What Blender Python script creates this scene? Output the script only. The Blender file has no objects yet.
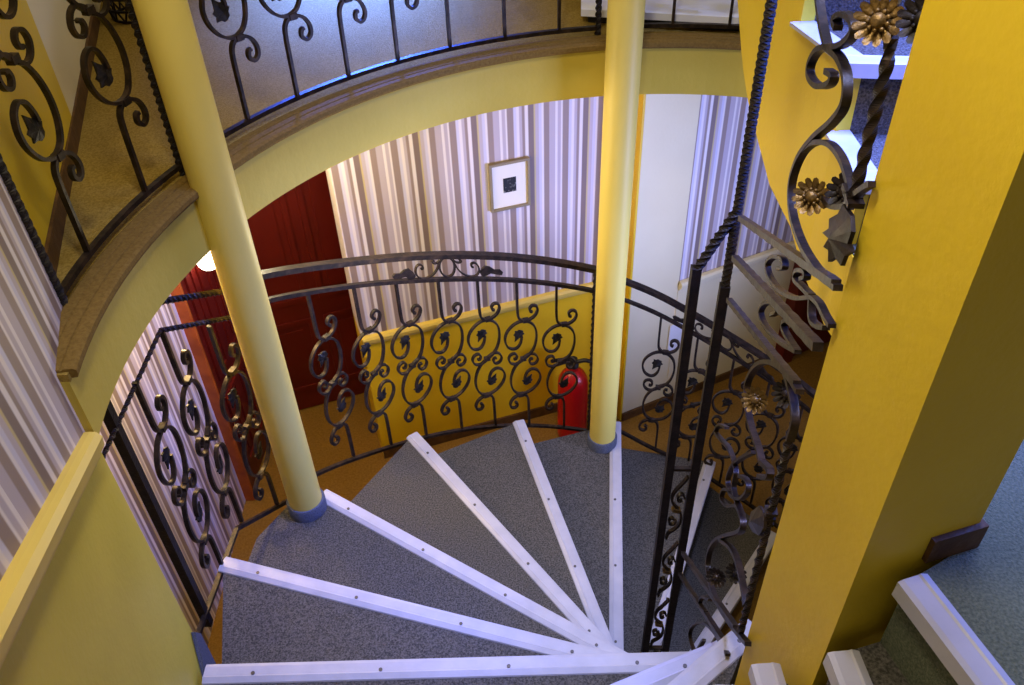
import bpy, bmesh, math, random
from mathutils import Vector, Matrix
random.seed(4)
sc = bpy.context.scene
COL = sc.collection
def V(*a): return Vector(a)
R_ = math.radians

# ------------------------------------------------------------------ materials
def srgb(r, g, b):
    f = lambda c: (c/255/12.92) if c/255 <= .04045 else ((c/255+.055)/1.055)**2.4
    return (f(r), f(g), f(b), 1)
def newmat(name, col, rough=.6, metal=0, spec=.5):
    m = bpy.data.materials.new(name); m.use_nodes = True
    b = m.node_tree.nodes['Principled BSDF']
    b.inputs['Base Color'].default_value = col; b.inputs['Roughness'].default_value = rough
    b.inputs['Metallic'].default_value = metal; b.inputs['Specular IOR Level'].default_value = spec
    return m, m.node_tree, b
def noisy(name, c1, c2, scale, rough=.7, bump=0, bscale=None, metal=0, spec=.4, detail=4, lo=.35, hi=.65):
    m, nt, b = newmat(name, c1, rough, metal, spec)
    N, L = nt.nodes, nt.links
    g = N.new('ShaderNodeNewGeometry')
    n = N.new('ShaderNodeTexNoise'); n.inputs['Scale'].default_value = scale; n.inputs['Detail'].default_value = detail
    L.new(g.outputs['Position'], n.inputs['Vector'])
    r = N.new('ShaderNodeValToRGB'); r.color_ramp.elements[0].color = c1; r.color_ramp.elements[1].color = c2
    r.color_ramp.elements[0].position = lo; r.color_ramp.elements[1].position = hi
    L.new(n.outputs['Fac'], r.inputs['Fac']); L.new(r.outputs['Color'], b.inputs['Base Color'])
    if bump:
        n2 = N.new('ShaderNodeTexNoise'); n2.inputs['Scale'].default_value = bscale or scale; n2.inputs['Detail'].default_value = 3
        L.new(g.outputs['Position'], n2.inputs['Vector'])
        bp = N.new('ShaderNodeBump'); bp.inputs['Strength'].default_value = bump; bp.inputs['Distance'].default_value = .01
        L.new(n2.outputs['Fac'], bp.inputs['Height']); L.new(bp.outputs['Normal'], b.inputs['Normal'])
    return m
def wallpaper(name, direction, period=.21, shift=0):
    m, nt, b = newmat(name, srgb(190, 178, 180), .55, 0, .3)
    N, L = nt.nodes, nt.links
    g = N.new('ShaderNodeNewGeometry')
    d = N.new('ShaderNodeVectorMath'); d.operation = 'DOT_PRODUCT'
    L.new(g.outputs['Position'], d.inputs[0]); d.inputs[1].default_value = (direction[0]/period, direction[1]/period, 0)
    a = N.new('ShaderNodeMath'); a.operation = 'ADD'; a.inputs[1].default_value = shift; L.new(d.outputs['Value'], a.inputs[0])
    f = N.new('ShaderNodeMath'); f.operation = 'FRACT'; L.new(a.outputs[0], f.inputs[0])
    r = N.new('ShaderNodeValToRGB'); cr = r.color_ramp; cr.interpolation = 'LINEAR'
    cream = srgb(226, 216, 214); taupe = srgb(150, 131, 124); mauve = srgb(186, 173, 180); dark = srgb(128, 110, 106); lil = srgb(203, 197, 214); tan = srgb(196, 178, 130)
    seq = [(0, cream, .045), (.045, mauve, .06), (.105, cream, .03), (.135, taupe, .115), (.25, lil, .05), (.30, cream, .05), (.35, mauve, .05), (.40, taupe, .05),
           (.45, cream, .06), (.51, dark, .10), (.61, tan, .03), (.64, mauve, .06), (.70, lil, .05), (.75, cream, .04), (.79, taupe, .10), (.89, mauve, .05), (.94, dark, .06)]
    e = .008; stops = []
    for p, c, w in seq: stops += [(p+e if p else 0, c), (p+w-e, c)]
    while len(cr.elements) > 1: cr.elements.remove(cr.elements[-1])
    cr.elements[0].position = 0; cr.elements[0].color = stops[0][1]
    for p, c in stops[1:32]:
        el = cr.elements.new(p); el.color = c
    L.new(f.outputs[0], r.inputs['Fac']); L.new(r.outputs['Color'], b.inputs['Base Color'])
    return m
M = {}
M['yellow'] = noisy('yellow_wall_paint', srgb(222, 192, 44), srgb(214, 182, 36), 3, .55, .12, 60)
M['dado'] = noisy('deep_yellow_dado_paint', srgb(226, 186, 26), srgb(218, 176, 20), 3, .5, .1, 60)
M['dado_pale'] = noisy('pale_yellow_dado_paint', srgb(210, 190, 70), srgb(198, 178, 58), 3, .5, .1, 60)
M['fascia'] = noisy('pale_yellow_fascia_paint', srgb(196, 174, 68), srgb(188, 166, 60), 3, .6, .1, 60)
M['column'] = noisy('column_paint', srgb(226, 204, 104), srgb(220, 198, 96), 2, .5, .05, 60)
M['cream'] = noisy('cream_wall_paint', srgb(228, 216, 176), srgb(222, 208, 166), 2, .6, .08, 60)
M['rail_trim'] = noisy('chair_rail_paint', srgb(224, 196, 96), srgb(216, 188, 88), 4, .45)
M['carpet'] = noisy('grey_stair_carpet', srgb(62, 60, 58), srgb(110, 105, 99), 190, .95, .8, 420, spec=.1)
M['collar'] = noisy('blue_grey_carpet_collar', srgb(78, 82, 98), srgb(104, 108, 124), 260, .95, .6, 420, spec=.1)
M['beige'] = noisy('beige_landing_carpet', srgb(138, 114, 50), srgb(164, 138, 70), 160, .95, .6, 300, spec=.1)
M['edge'] = noisy('brown_carpet_edge', srgb(108, 84, 36), srgb(124, 98, 46), 120, .85, .3, 200, spec=.2)
M['landing'] = noisy('green_grey_landing_carpet', srgb(84, 92, 78), srgb(112, 116, 98), 200, .95, .7, 320, spec=.1)
M['brown_floor'] = noisy('brown_corridor_carpet', srgb(120, 88, 34), srgb(138, 102, 44), 90, .9, .4, 200, spec=.15)
M['nosing'] = noisy('white_stair_nosing', srgb(176, 173, 184), srgb(164, 162, 174), 12, .38, .05, 80)
M['screw'] = newmat('dark_screw_steel', srgb(96, 92, 92), .4, .8)[0]
M['iron'] = noisy('wrought_iron_bronze_black', srgb(32, 25, 23), srgb(66, 51, 40), 38, .42, .10, 90, metal=.45, spec=.5, lo=.42, hi=.72)
M['iron_black'] = noisy('wrought_iron_black', srgb(22, 17, 17), srgb(38, 29, 28), 30, .55, .2, 90, metal=.1, spec=.3)
M['iron_leaf'] = noisy('iron_leaf_dark', srgb(28, 27, 28), srgb(58, 54, 52), 50, .4, .2, 90, metal=.6)
M['bronze'] = noisy('bronze_rosette', srgb(84, 64, 34), srgb(128, 100, 52), 70, .42, .3, 120, metal=.5)
M['red'] = noisy('dark_red_door_paint', srgb(90, 17, 11), srgb(80, 14, 9), 5, .42, .05, 40)
M['red_dark'] = newmat('red_door_frame_paint', srgb(88, 12, 8), .45)[0]
M['wood'] = noisy('orange_wood', srgb(168, 84, 28), srgb(140, 64, 20), 12, .5)
M['brown_wood'] = noisy('brown_skirting_wood', srgb(96, 66, 32), srgb(74, 48, 24), 24, .55, .2, 60)
M['ext_red'] = newmat('extinguisher_red', srgb(176, 14, 18), .28)[0]
M['black'] = newmat('black_rubber', srgb(20, 20, 22), .5)[0]
M['steel'] = newmat('steel', srgb(150, 150, 155), .3, .9)[0]
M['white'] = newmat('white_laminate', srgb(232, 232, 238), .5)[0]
M['frame'] = newmat('picture_frame_wood', srgb(138, 124, 96), .4)[0]
M['paper'] = newmat('picture_mat', srgb(232, 226, 214), .8)[0]
M['print'] = noisy('dark_print', srgb(22, 24, 26), srgb(150, 148, 140), 55, .6, lo=.52, hi=.72)
M['ext_label'] = newmat('label_white', srgb(205, 200, 190), .5)[0]
def emit(name, col, s):
    m, nt, b = newmat(name, col, .5); b.inputs['Emission Color'].default_value = col; b.inputs['Emission Strength'].default_value = s; return m
M['lamp'] = emit('lamp_glass_lit', srgb(255, 240, 215), 14)

# ------------------------------------------------------------------ mesh helpers
def obj(name, bm, mat, parent=None, smooth=False, mats=None, kind=None):
    bmesh.ops.remove_doubles(bm, verts=bm.verts, dist=1e-6)
    bmesh.ops.recalc_face_normals(bm, faces=bm.faces)
    me = bpy.data.meshes.new(name); bm.to_mesh(me); bm.free()
    for m in (mats or [mat]): me.materials.append(m)
    if smooth:
        for p in me.polygons: p.use_smooth = True
        try: me.set_sharp_from_angle(angle=R_(40))
        except Exception: pass
    o = bpy.data.objects.new(name, me); COL.objects.link(o)
    if parent:
        o.parent = parent
        w = Vector((0, 0, 0)); p = parent
        while p: w += p.location; p = p.parent
        o.location = -w
    if kind: o['kind'] = kind
    return o
def struct(name, bm, mat, parent=None, **k):
    o = obj(name, bm, mat, parent, **k)
    if not parent: o['kind'] = 'structure'
    return o
def thing(name, label, cat, loc=(0, 0, 0), group=None):
    o = bpy.data.objects.new(name, None); COL.objects.link(o); o.location = loc; o.empty_display_size = .1
    o['label'] = label; o['category'] = cat
    if group: o['group'] = group
    return o
def tag(o, label, cat, group=None):
    o['label'] = label; o['category'] = cat
    if group: o['group'] = group
    return o
def prism(bm, poly, z0, z1, mi=0):
    if not hasattr(z0, '__len__'): z0 = [z0]*len(poly)
    if not hasattr(z1, '__len__'): z1 = [z1]*len(poly)
    a = [bm.verts.new((p[0], p[1], z)) for p, z in zip(poly, z0)]
    b = [bm.verts.new((p[0], p[1], z)) for p, z in zip(poly, z1)]
    fs = [bm.faces.new(a[::-1]), bm.faces.new(b)]
    n = len(poly)
    for i in range(n): fs.append(bm.faces.new((a[i], a[(i+1) % n], b[(i+1) % n], b[i])))
    for f in fs: f.material_index = mi
    return bm
def obox(bm, c, ux, hx, hy, z0, z1, mi=0):
    """box around plan point c, x axis along ux (2-D), half sizes hx, hy"""
    u = Vector((ux[0], ux[1])).normalized(); n = Vector((-u.y, u.x)); c = Vector((c[0], c[1]))
    prism(bm, [c-u*hx-n*hy, c+u*hx-n*hy, c+u*hx+n*hy, c-u*hx+n*hy], z0, z1, mi)
def wallseg(bm, a, b, t, z0, z1, mi=0, over=0):
    """wall from plan point a to b, its front face on ab, body t to the left of a->b"""
    a = Vector(a[:2]); b = Vector(b[:2]); u = (b-a).normalized(); n = Vector((-u.y, u.x))
    prism(bm, [a-u*over, b+u*over, b+u*over+n*t, a-u*over+n*t], z0, z1, mi)
def cyl(bm, c, r, z0, z1, seg=32, mi=0, r1=None):
    r1 = r if r1 is None else r1
    A_ = [bm.verts.new((c[0]+r*math.cos(2*math.pi*i/seg), c[1]+r*math.sin(2*math.pi*i/seg), z0)) for i in range(seg)]
    B_ = [bm.verts.new((c[0]+r1*math.cos(2*math.pi*i/seg), c[1]+r1*math.sin(2*math.pi*i/seg), z1)) for i in range(seg)]
    fs = [bm.faces.new(A_[::-1]), bm.faces.new(B_)]
    for i in range(seg): fs.append(bm.faces.new((A_[i], A_[(i+1) % seg], B_[(i+1) % seg], B_[i])))
    for f in fs: f.material_index = mi
def lathe(bm, c, prof, seg=28, mi=0):
    rings = []
    for r, z in prof:
        rings.append([bm.verts.new((c[0]+r*math.cos(2*math.pi*i/seg), c[1]+r*math.sin(2*math.pi*i/seg), z)) for i in range(seg)])
    fs = []
    for A_, B_ in zip(rings, rings[1:]):
        for i in range(seg): fs.append(bm.faces.new((A_[i], A_[(i+1) % seg], B_[(i+1) % seg], B_[i])))
    fs += [bm.faces.new(rings[0][::-1]), bm.faces.new(rings[-1])]
    for f in fs: f.material_index = mi
def smooth_pts(P, n=6):
    P = [Vector(p) for p in P]
    if len(P) < 3: return P
    out = []
    for i in range(len(P)-1):
        p0 = P[i-1] if i else P[i]*2-P[i+1]; p1 = P[i]; p2 = P[i+1]; p3 = P[i+2] if i+2 < len(P) else P[i+1]*2-P[i]
        for k in range(n):
            t = k/n
            out.append(.5*((2*p1)+(-p0+p2)*t+(2*p0-5*p1+4*p2-p3)*t*t+(-p0+3*p1-3*p2+p3)*t**3))
    out.append(P[-1]); return out
def sweep(bm, P, w, t, N, twist=0, rnd=False, mi=0, taper=None):
    """bar along P; w along normal N (plane normal, vector or list), t across; twist in rad per metre"""
    P = [Vector(p) for p in P]; n = len(P); rings = []; ang = 0
    for i, p in enumerate(P):
        T = (P[min(i+1, n-1)]-P[max(i-1, 0)]).normalized()
        nn = Vector(N[i]) if isinstance(N, list) else Vector(N)
        s = nn-T*nn.dot(T)
        if s.length < 1e-4: s = T.orthogonal()
        s.normalize(); u = T.cross(s)
        if i: ang += twist*(P[i]-P[i-1]).length
        k = taper(i/(n-1)) if taper else 1
        if rnd:
            q = [(math.cos(a)*w/2*k, math.sin(a)*t/2*k) for a in [2*math.pi*j/rnd for j in range(rnd)]]
        else:
            q = [(-w/2*k, -t/2*k), (w/2*k, -t/2*k), (w/2*k, t/2*k), (-w/2*k, t/2*k)]
        ca, sa = math.cos(ang), math.sin(ang)
        rings.append([bm.verts.new(p+s*(x*ca-y*sa)+u*(x*sa+y*ca)) for x, y in q])
    m = len(rings[0]); fs = [bm.faces.new(rings[0][::-1]), bm.faces.new(rings[-1])]
    for a, b in zip(rings, rings[1:]):
        for j in range(m): fs.append(bm.faces.new((a[j], a[(j+1) % m], b[(j+1) % m], b[j])))
    for f in fs: f.material_index = mi
def line(a, b, n=2): a = Vector(a); b = Vector(b); return [a.lerp(b, i/(n-1)) for i in range(n)]
def twisted(bm, a, b, w, pitch=.07):
    L = (Vector(b)-Vector(a)).length; n = max(4, int(L/.006))
    d = (Vector(b)-Vector(a)).normalized(); N = V(1, 0, 0) if abs(d.z) > .7 else V(0, 0, 1)
    sweep(bm, line(a, b, n), w, w, N, twist=2*math.pi/pitch/2)
def ball(bm, c, r, seg=10, sc_=(1, 1, 1)):
    g = bmesh.ops.create_uvsphere(bm, u_segments=seg, v_segments=max(6, seg//2+1), radius=r)
    for v in g['verts']: v.co = Vector((v.co.x*sc_[0], v.co.y*sc_[1], v.co.z*sc_[2]))+Vector(c)

# ------------------------------------------------------------------ measured layout (metres, lower corridor floor at z = 0)
CZ = 3.7173
A = Vector((.618, 1.474)); B = Vector((.374, 1.599)); S = Vector((.472, 1.570))
RS = 1.422; RR = 1.413
UP = 2.515                       # upper floor level
def zk(k): return 1.44-.18*k     # top of tread k
def pB(phi, z, r=RR): a = R_(phi); return V(B.x+r*math.cos(a), B.y+r*math.sin(a), z)
def pS(phi, z, r=1.50): a = R_(phi); return V(S.x+r*math.cos(a), S.y+r*math.sin(a), z)
def nB(phi): return V(math.cos(R_(phi)), math.sin(R_(phi)), 0)
def interp(T, x):
    T = sorted(T)
    if x <= T[0][0]: i = 0
    elif x >= T[-1][0]: i = len(T)-2
    else: i = next(i for i in range(len(T)-1) if T[i][0] <= x <= T[i+1][0])
    (x0, y0), (x1, y1) = T[i], T[i+1]; return y0+(y1-y0)*(x-x0)/(x1-x0)

# ------------------------------------------------------------------ setting
bm = bmesh.new(); prism(bm, [(-5, -2), (6, -2), (6, 8), (-5, 8)], -.1, 0); struct('floor', bm, M['brown_floor'])
# upper floor: ring round the well
arc = [pS(p, 0, RS) for p in range(189, 67, -2)]
poly = [(p.x, p.y) for p in arc]+[(1.02, 3.05), (5, 3.05), (5, 8), (-5, 8), (-5, 1.335)]
bm = bmesh.new(); prism(bm, poly, UP-.02, UP); struct('floor_upper', bm, M['beige'])
arc2 = [pS(p, 0, RS+.004) for p in range(189, 67, -2)]
poly2 = [(p.x, p.y) for p in arc2]+poly[len(arc):]
bm = bmesh.new()
def zbot(p):                                   # the fascia gets deeper where the upper stair starts
    return 2.318 if p.x < .93 or p.y > 3.04 else 2.318-.42*(p.x-.93)
prism(bm, poly2, [zbot(Vector((q[0], q[1], 0))) if i < len(arc2) else 2.318 for i, q in enumerate(poly2)], UP-.0205)
struct('ceiling', bm, M['fascia'])
# moulded carpet edge of the ring
bm = bmesh.new()
def ring_profile(bm, prof, f0, f1, step=2):
    n = int(abs(f1-f0)/step); rings = []
    for i in range(n+1):
        f = f0+(f1-f0)*i/n
        rings.append([bm.verts.new(pS(f, z, r)) for r, z in prof])
    m = len(prof)
    for a, b in zip(rings, rings[1:]):
        for j in range(m): bm.faces.new((a[j], a[(j+1) % m], b[(j+1) % m], b[j]))
    bm.faces.new(rings[0]); bm.faces.new(rings[-1][::-1])
ring_profile(bm, [(1.409, 2.497), (1.405, 2.505), (1.406, 2.517), (1.414, 2.522), (1.432, 2.5225), (1.434, 2.519), (1.438, 2.519), (1.44, 2.5225), (1.46, 2.5225), (1.462, 2.519), (1.466, 2.519), (1.468, 2.522), (1.492, 2.5215), (1.50, 2.516), (1.50, 2.497)], 188.6, 70)
struct('trim_1', bm, M['edge'])

# walls of the lower corridor
BWd = Vector((.953, .3026)); BWn = Vector((-.3026, .953))
bw0 = Vector((-.76, 3.346)); bw1 = Vector((.566, 3.767))
Mw = wallpaper('striped_wallpaper_back', BWd, .27, .05)
bm = bmesh.new(); wallseg(bm, bw0, bw1, .25, .885, 2.318); struct('wall_back', bm, Mw)
bm = bmesh.new(); wallseg(bm, bw0, bw1, .25, 0, .885); struct('wall_back_dado', bm, M['dado'])
def chair_rail(a, b, z, name, mat=None):
    a = Vector(a); b = Vector(b); bm = bmesh.new(); u = (b-a).normalized(); n = Vector((u.y, -u.x))
    prof = [(0, -.03), (.012, -.03), (.016, -.015), (.026, -.008), (.028, .012), (.02, .024), (0, .028)]
    ra = [bm.verts.new((a.x+n.x*d, a.y+n.y*d, z+h)) for d, h in prof]; rb = [bm.verts.new((b.x+n.x*d, b.y+n.y*d, z+h)) for d, h in prof]
    m = len(prof)
    for j in range(m): bm.faces.new((ra[j], ra[(j+1) % m], rb[(j+1) % m], rb[j]))
    bm.faces.new(ra); bm.faces.new(rb[::-1])
    struct(name, bm, mat or M['rail_trim'])
chair_rail(bw0, bw1, .885, 'trim_2')
bm = bmesh.new(); wallseg(bm, bw0-BWn*.012, bw1-BWn*.012, .012, 0, .07); struct('baseboard_back', bm, M['brown_wood'])
# right wall: cream pilaster, then wallpaper above a dado lightened to cream
RWd = Vector((.9035, .4286)); RWn = Vector((-.4286, .9035)); rw0 = Vector((.606, 3.557))+RWd*.03; rwp = rw0+RWd*.305; rw1 = rw0+RWd*2.2
bm = bmesh.new(); prism(bm, [rw0, rwp, rwp+RWn*.3, bw1+BWn*.2, bw1], 0, 2.318)
o = struct('wall_right_pilaster', bm, M['cream'])
bm = bmesh.new(); prism(bm, [bw1-BWd*.03, rw0-RWd*.012, rw0, bw1+BWn*.01], 0, 2.318); struct('wall_return', bm, M['dado'])
bm = bmesh.new(); wallseg(bm, rwp, rw1, .25, .89, 2.318); struct('wall_right', bm, wallpaper('striped_wallpaper_right', RWd, .27, .31))
bm = bmesh.new(); wallseg(bm, rwp-RWn*.004, rw1-RWn*.004, .25, 0, .89); struct('wall_right_dado', bm, M['cream'])  # yellow dado paled to cream: the whitish light is put into its colour
chair_rail(rwp-RWn*.004, rw1-RWn*.004, .89, 'trim_3', M['cream'])
bm = bmesh.new(); wallseg(bm, rw0-RWn*.016, rw1-RWn*.016, .016, 0, .055); struct('baseboard_right', bm, M['brown_wood'])
# lower left corridor wall
bm = bmesh.new(); wallseg(bm, (-1.5, 3.07), (-1.5, 1.2), -.2, 0, 2.318)
struct('wall_west', bm, wallpaper('striped_wallpaper_west', (0, 1), .27, .4))
bm = bmesh.new(); wallseg(bm, (-1.5, 4.6), (-1.5, 3.86), -.2, 0, 2.318); struct('wall_far_left', bm, M['dado'])
# doors
def door(name, a, d, w, h, frame_mat, fw_=.09):
    """leaf in the vertical plane through plan point a along d (front = right of d)"""
    a = Vector(a); d = Vector(d).normalized(); n = Vector((d.y, -d.x))
    bm = bmesh.new(); wallseg(bm, a, a+d*w, .04, .01, h)
    root = struct(name, bm, M['red'])
    def pan(x0, x1, z0, z1):
        bm = bmesh.new()
        for (q0, q1, y0, y1) in ((x0, x1, z0, z0+.03), (x0, x1, z1-.03, z1), (x0, x0+.03, z0+.03, z1-.03), (x1-.03, x1, z0+.03, z1-.03)):
            wallseg(bm, a+d*q0+n*.012, a+d*q1+n*.012, .0118, y0, y1)
        wallseg(bm, a+d*(x0+.07)+n*.008, a+d*(x1-.07)+n*.008, .0078, z0+.07, z1-.07)
        obj('door_panel', bm, M['red'], root)
    for (x0, x1) in ((.09, w/2-.03), (w/2+.03, w-.09)):
        pan(x0, x1, .16, .68); pan(x0, x1, .8, 1.95)
    bm = bmesh.new()
    for x0, x1 in ((-fw_, -.003), (w+.003, w+fw_)): wallseg(bm, a+d*x0+n*.03, a+d*x1+n*.03, .09, 0, h+.09)
    wallseg(bm, a-d*.003+n*.03, a+d*(w+.003)+n*.03, .09, h+.003, h+.09)
    obj('door_frame', bm, frame_mat, root)
    bm = bmesh.new(); c = a+d*(w-.08)+n*.05
    sweep(bm, smooth_pts([V(c.x-n.x*.05, c.y-n.y*.05, 1.0), V(c.x, c.y, 1.0), V(c.x-d.x*.09, c.y-d.y*.09, .99)]), .016, .016, V(0, 0, 1), rnd=8)
    obj('door_handle', bm, M['steel'], root, smooth=True)
    return root
dd = Vector((.9466, .3223))
door('door_1', Vector((-1.31, 3.751))-dd*.16, dd, .78, 2.02, M['red_dark'])
bm = bmesh.new(); wallseg(bm, Vector((-1.9, 3.60)), Vector((-.5, 4.077)), .2, 0, 2.318); 
bm.free()
d2 = door('door_2', (-1.478, 3.09), (.06, 1), .56, 2.0, M['wood'], .022)
bm = bmesh.new(); prism(bm, [(-1.9, 3.03), (-1.505, 3.07), (-1.505, 3.9), (-1.9, 3.9)], 0, 2.318); struct('wall_west_end', bm, M['red_dark'])
bm = bmesh.new(); wallseg(bm, (-2.2, 3.72), (-.55, 4.25), .2, 0, 2.318); struct('wall_behind_door', bm, M['dado'])
door('door_3', rw0+RWd*1.22-RWn*.05, RWd, .72, 2.0, M['red_dark'])
# stairwell wall on the left; its chair rail climbs with the steps
w0 = Vector((-.952, 1.336)); wd = Vector((.287, -.958)); wn = Vector((-.958, -.287)); WS = .455
def wl(t, off=0): return w0+wd*t+wn*off
bm = bmesh.new(); prism(bm, [(-1.03, 1.585), w0, wl(1.55), wl(1.55, .09), wl(0, .09), (-1.115, 1.56)], [2.318, 2.318, 2.318+WS*1.55, 2.318+WS*1.55, 2.318, 2.318], 5.2)
struct('wall_left', bm, wallpaper('striped_wallpaper_left', wd, .36, .1))
bm = bmesh.new(); prism(bm, [wl(-.045), wl(1.55), wl(1.55, .09), wl(-.045, .09)], 0, [2.318, 2.318+WS*1.55, 2.318+WS*1.55, 2.318]); struct('wall_left_dado', bm, M['dado_pale'])
bm = bmesh.new()
prof = [(-.002, -.045), (.010, -.045), (.014, -.025), (.028, -.015), (.032, .012), (.024, .028), (.012, .034), (-.002, .036)]
r0 = [bm.verts.new((*wl(.0, -d), 2.318+h)) for d, h in prof]; r1 = [bm.verts.new((*wl(1.55, -d), 2.318+WS*1.55+h)) for d, h in prof]
for j in range(len(prof)): bm.faces.new((r0[j], r0[(j+1) % len(prof)], r1[(j+1) % len(prof)], r1[j]))
bm.faces.new(r0); bm.faces.new(r1[::-1]); struct('trim_4', bm, M['rail_trim'])
bm = bmesh.new(); pts = [(1.40, 1.42), (1.362, 1.49), (1.335, 1.45), (1.27, 1.36), (1.22, 1.28), (1.22, 1.22), (1.40, 1.22)]
f_ = [bm.verts.new((-.938-.29*(y-1.336), y, z)) for y, z in pts]; g_ = [bm.verts.new((-.950-.29*(y-1.336), y, z)) for y, z in pts]
bm.faces.new(f_); bm.faces.new(g_[::-1])
for i in range(len(pts)): j = (i+1) % len(pts); bm.faces.new((f_[i], g_[i], g_[j], f_[j]))
struct('baseboard_left', bm, M['collar'])
# upper corridor wall, left
bm = bmesh.new(); prism(bm, [(-1.045, 1.50), (-1.30, 2.45), (-1.50, 2.45), (-1.25, 1.40), (-1.045, 1.40)], UP, 5.2); struct('wall_upper_left', bm, M['yellow'])
bm = bmesh.new(); prism(bm, [(-1.30, 2.45), (-1.62, 3.6), (-2.3, 6), (-2.5, 6), (-1.80, 3.6), (-1.50, 2.45)], UP, 5.2); struct('wall_upper_far', bm, M['cream'])
bm = bmesh.new(); prism(bm, [(-1.037, 1.51), (-1.553, 3.4), (-1.565, 3.4), (-1.05, 1.51)], UP, UP+.06); struct('baseboard_upper', bm, M['brown_wood'])

# ------------------------------------------------------------------ the winding stair
NL = {  # nosing k: outer end, inner end (plan)
 0: ((-.905, 1.262), (.498, 1.243)), 1: ((-1.012, 1.761), (.44, 1.294)), 2: ((-.763, 2.195), (.42, 1.388)), 3: ((-.458, 2.662), (.40, 1.44)),
 4: ((.022, 2.893), (.36, 1.533)), 5: ((.514, 3.03), (.352, 1.606)), 6: ((.99, 2.902), (.545, 1.885)), 7: ((1.26, 2.575), (.70, 1.882)),
 -1: ((-.735, .703), (.60, 1.205)), -2: ((-.47, .367), (.56, 1.13)), -3: ((.32, -.30), (.412, .885)), -4: ((.475, -.45), (.452, .832)), -5: ((.60, -.55), (.535, .752)), -6: ((.93, -.37), (.612, .772))}
st = thing('winding_staircase', 'grey carpeted winding staircase with white nosings descending between the yellow columns', 'staircase', (.5, 1.5, 0))
def v2(p): return Vector((p[0], p[1]))
EXTRA = {1: [], 2: [(-.985, 1.995), (-.875, 2.175)]}
def nosing_mesh(o_, i_, z, front):
    """strip from outer to inner end; front = +1 if the front edge is left of outer->inner"""
    a = v2(o_); b = v2(i_); u = (b-a).normalized(); n = Vector((-u.y, u.x))*front
    bm = bmesh.new()
    prof = [(-.036, .0005), (-.034, .005), (-.019, .0125), (-.015, .0105), (.012, .0105), (.0215, .008), (.0225, -.026), (.017, -.026), (.0165, .0003)]
    ra = [bm.verts.new((a.x+n.x*d, a.y+n.y*d, z+h)) for d, h in prof]; rb = [bm.verts.new((b.x+n.x*d, b.y+n.y*d, z+h)) for d, h in prof]
    m = len(prof)
    for j in range(m): bm.faces.new((ra[j], ra[(j+1) % m], rb[(j+1) % m], rb[j]))
    bm.faces.new(ra); bm.faces.new(rb[::-1])
    L = (b-a).length; k = int(L/.36)+1
    for j in range(k):
        q = a+u*(.14+.36*j)-n*.010
        if .14+.36*j < L-.05: cyl(bm, (q.x, q.y), .0055, z+.0095, z+.0135, 10, 1)
    return bm
def tread(k, poly, z, nose, front, parent, depth=.205):
    bm = bmesh.new(); prism(bm, poly, z-depth, z)
    t = obj('tread', bm, M['carpet'], parent)
    obj('nosing', nosing_mesh(nose[0], nose[1], z, front), None, t, mats=[M['nosing'], M['screw']])
    return t
for k in range(-5, 8):
    o1, i1 = NL[k]; o0, i0 = NL[k-1]
    z = zk(k)
    if k <= -1:
        poly = [o0, o1, i1, i0]
    elif k == 0:
        poly = [NL[-1][0], (-.838, .96), o1, i1, i0]
    else:
        poly = [i0, o0]+EXTRA.get(k, [])+[o1, i1]
        if k >= 3: poly = [i0, o0, o1, i1]
        if k == 7: poly = [(.5, 1.2), i0, o0, o1, i1, (.9, 1.4)]
    # trim outer ends so that the nosing sticks out slightly
    tread(k, poly, z, NL[k], 1 if k >= -9 else -1, st)
# upper landing (level with the upper floor) with its own nosing edge
lp = [NL[-6][0], NL[-6][1], (.735, .835), (.79, 1.25), (.825, 1.55), (.812, 1.70), (2.2, 1.75), (2.2, -.6)]
bm = bmesh.new(); prism(bm, lp, 2.30, UP+.005); struct('floor_landing', bm, M['landing'])
o = obj('landing_nosing', nosing_mesh(NL[-6][0], NL[-6][1], UP+.005, 1), None, mats=[M['nosing'], M['screw']])
tag(o, 'wide white metal nosing along the landing edge at lower right, beside the square pillar', 'stair nosing')

# flight that climbs on from the landing, behind the square pillar
us = thing('upper_stair_flight', 'blue-lit carpeted stair flight with white nosings and yellow stringer behind the iron panel', 'staircase', (.9, 2.2, UP))
fl = [((.805, 1.70), 2.70), ((.805, 1.915), 2.88), ((.752, 2.155), 3.06), ((.70, 2.40), 3.24), ((.655, 2.62), 3.42)]
for i in range(4):
    (p0, z), (p1, _) = fl[i], fl[i+1]
    bm = bmesh.new(); prism(bm, [(p0[0]+.03, p0[1]), (1.9, p0[1]-.18), (1.9, p1[1]-.12), (p1[0]+.03, p1[1])], z-.2, z)
    t = obj('tread', bm, M['carpet'], us)
    bm = nosing_mesh((1.9, p0[1]-.18), (p0[0]-.012, p0[1]), z, 1)
    a, b = v2(p0), v2(p1); u = (b-a).normalized(); n = Vector((-u.y, u.x))
    prism(bm, [a-n*.04, b-n*.04, b+n*.022, a+n*.022], z+.0005, z+.010)
    obj('nosing', bm, None, t, mats=[M['nosing'], M['screw']])
bm = bmesh.new()
sl = [(.733, .875, 2.30, UP), (.79, 1.25, 2.29, UP), (.828, 1.55, 2.275, UP), (.815, 1.70, 2.27, UP), (.815, 1.701, 2.27, 2.698), (.815, 1.91, 2.288, 2.698), (.8148, 1.911, 2.288, 2.878), (.79, 2.0, 2.375, 2.878), (.763, 2.15, 2.42, 2.878), (.7628, 2.151, 2.42, 3.058), (.742, 2.26, 2.505, 3.058), (.724, 2.36, 2.585, 3.058), (.712, 2.40, 2.65, 3.058), (.7118, 2.401, 2.65, 3.238), (.704, 2.43, 2.705, 3.238), (.691, 2.50, 2.83, 3.238), (.664, 2.62, 3.2, 3.238)]
fr = []; bk = []
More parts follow.
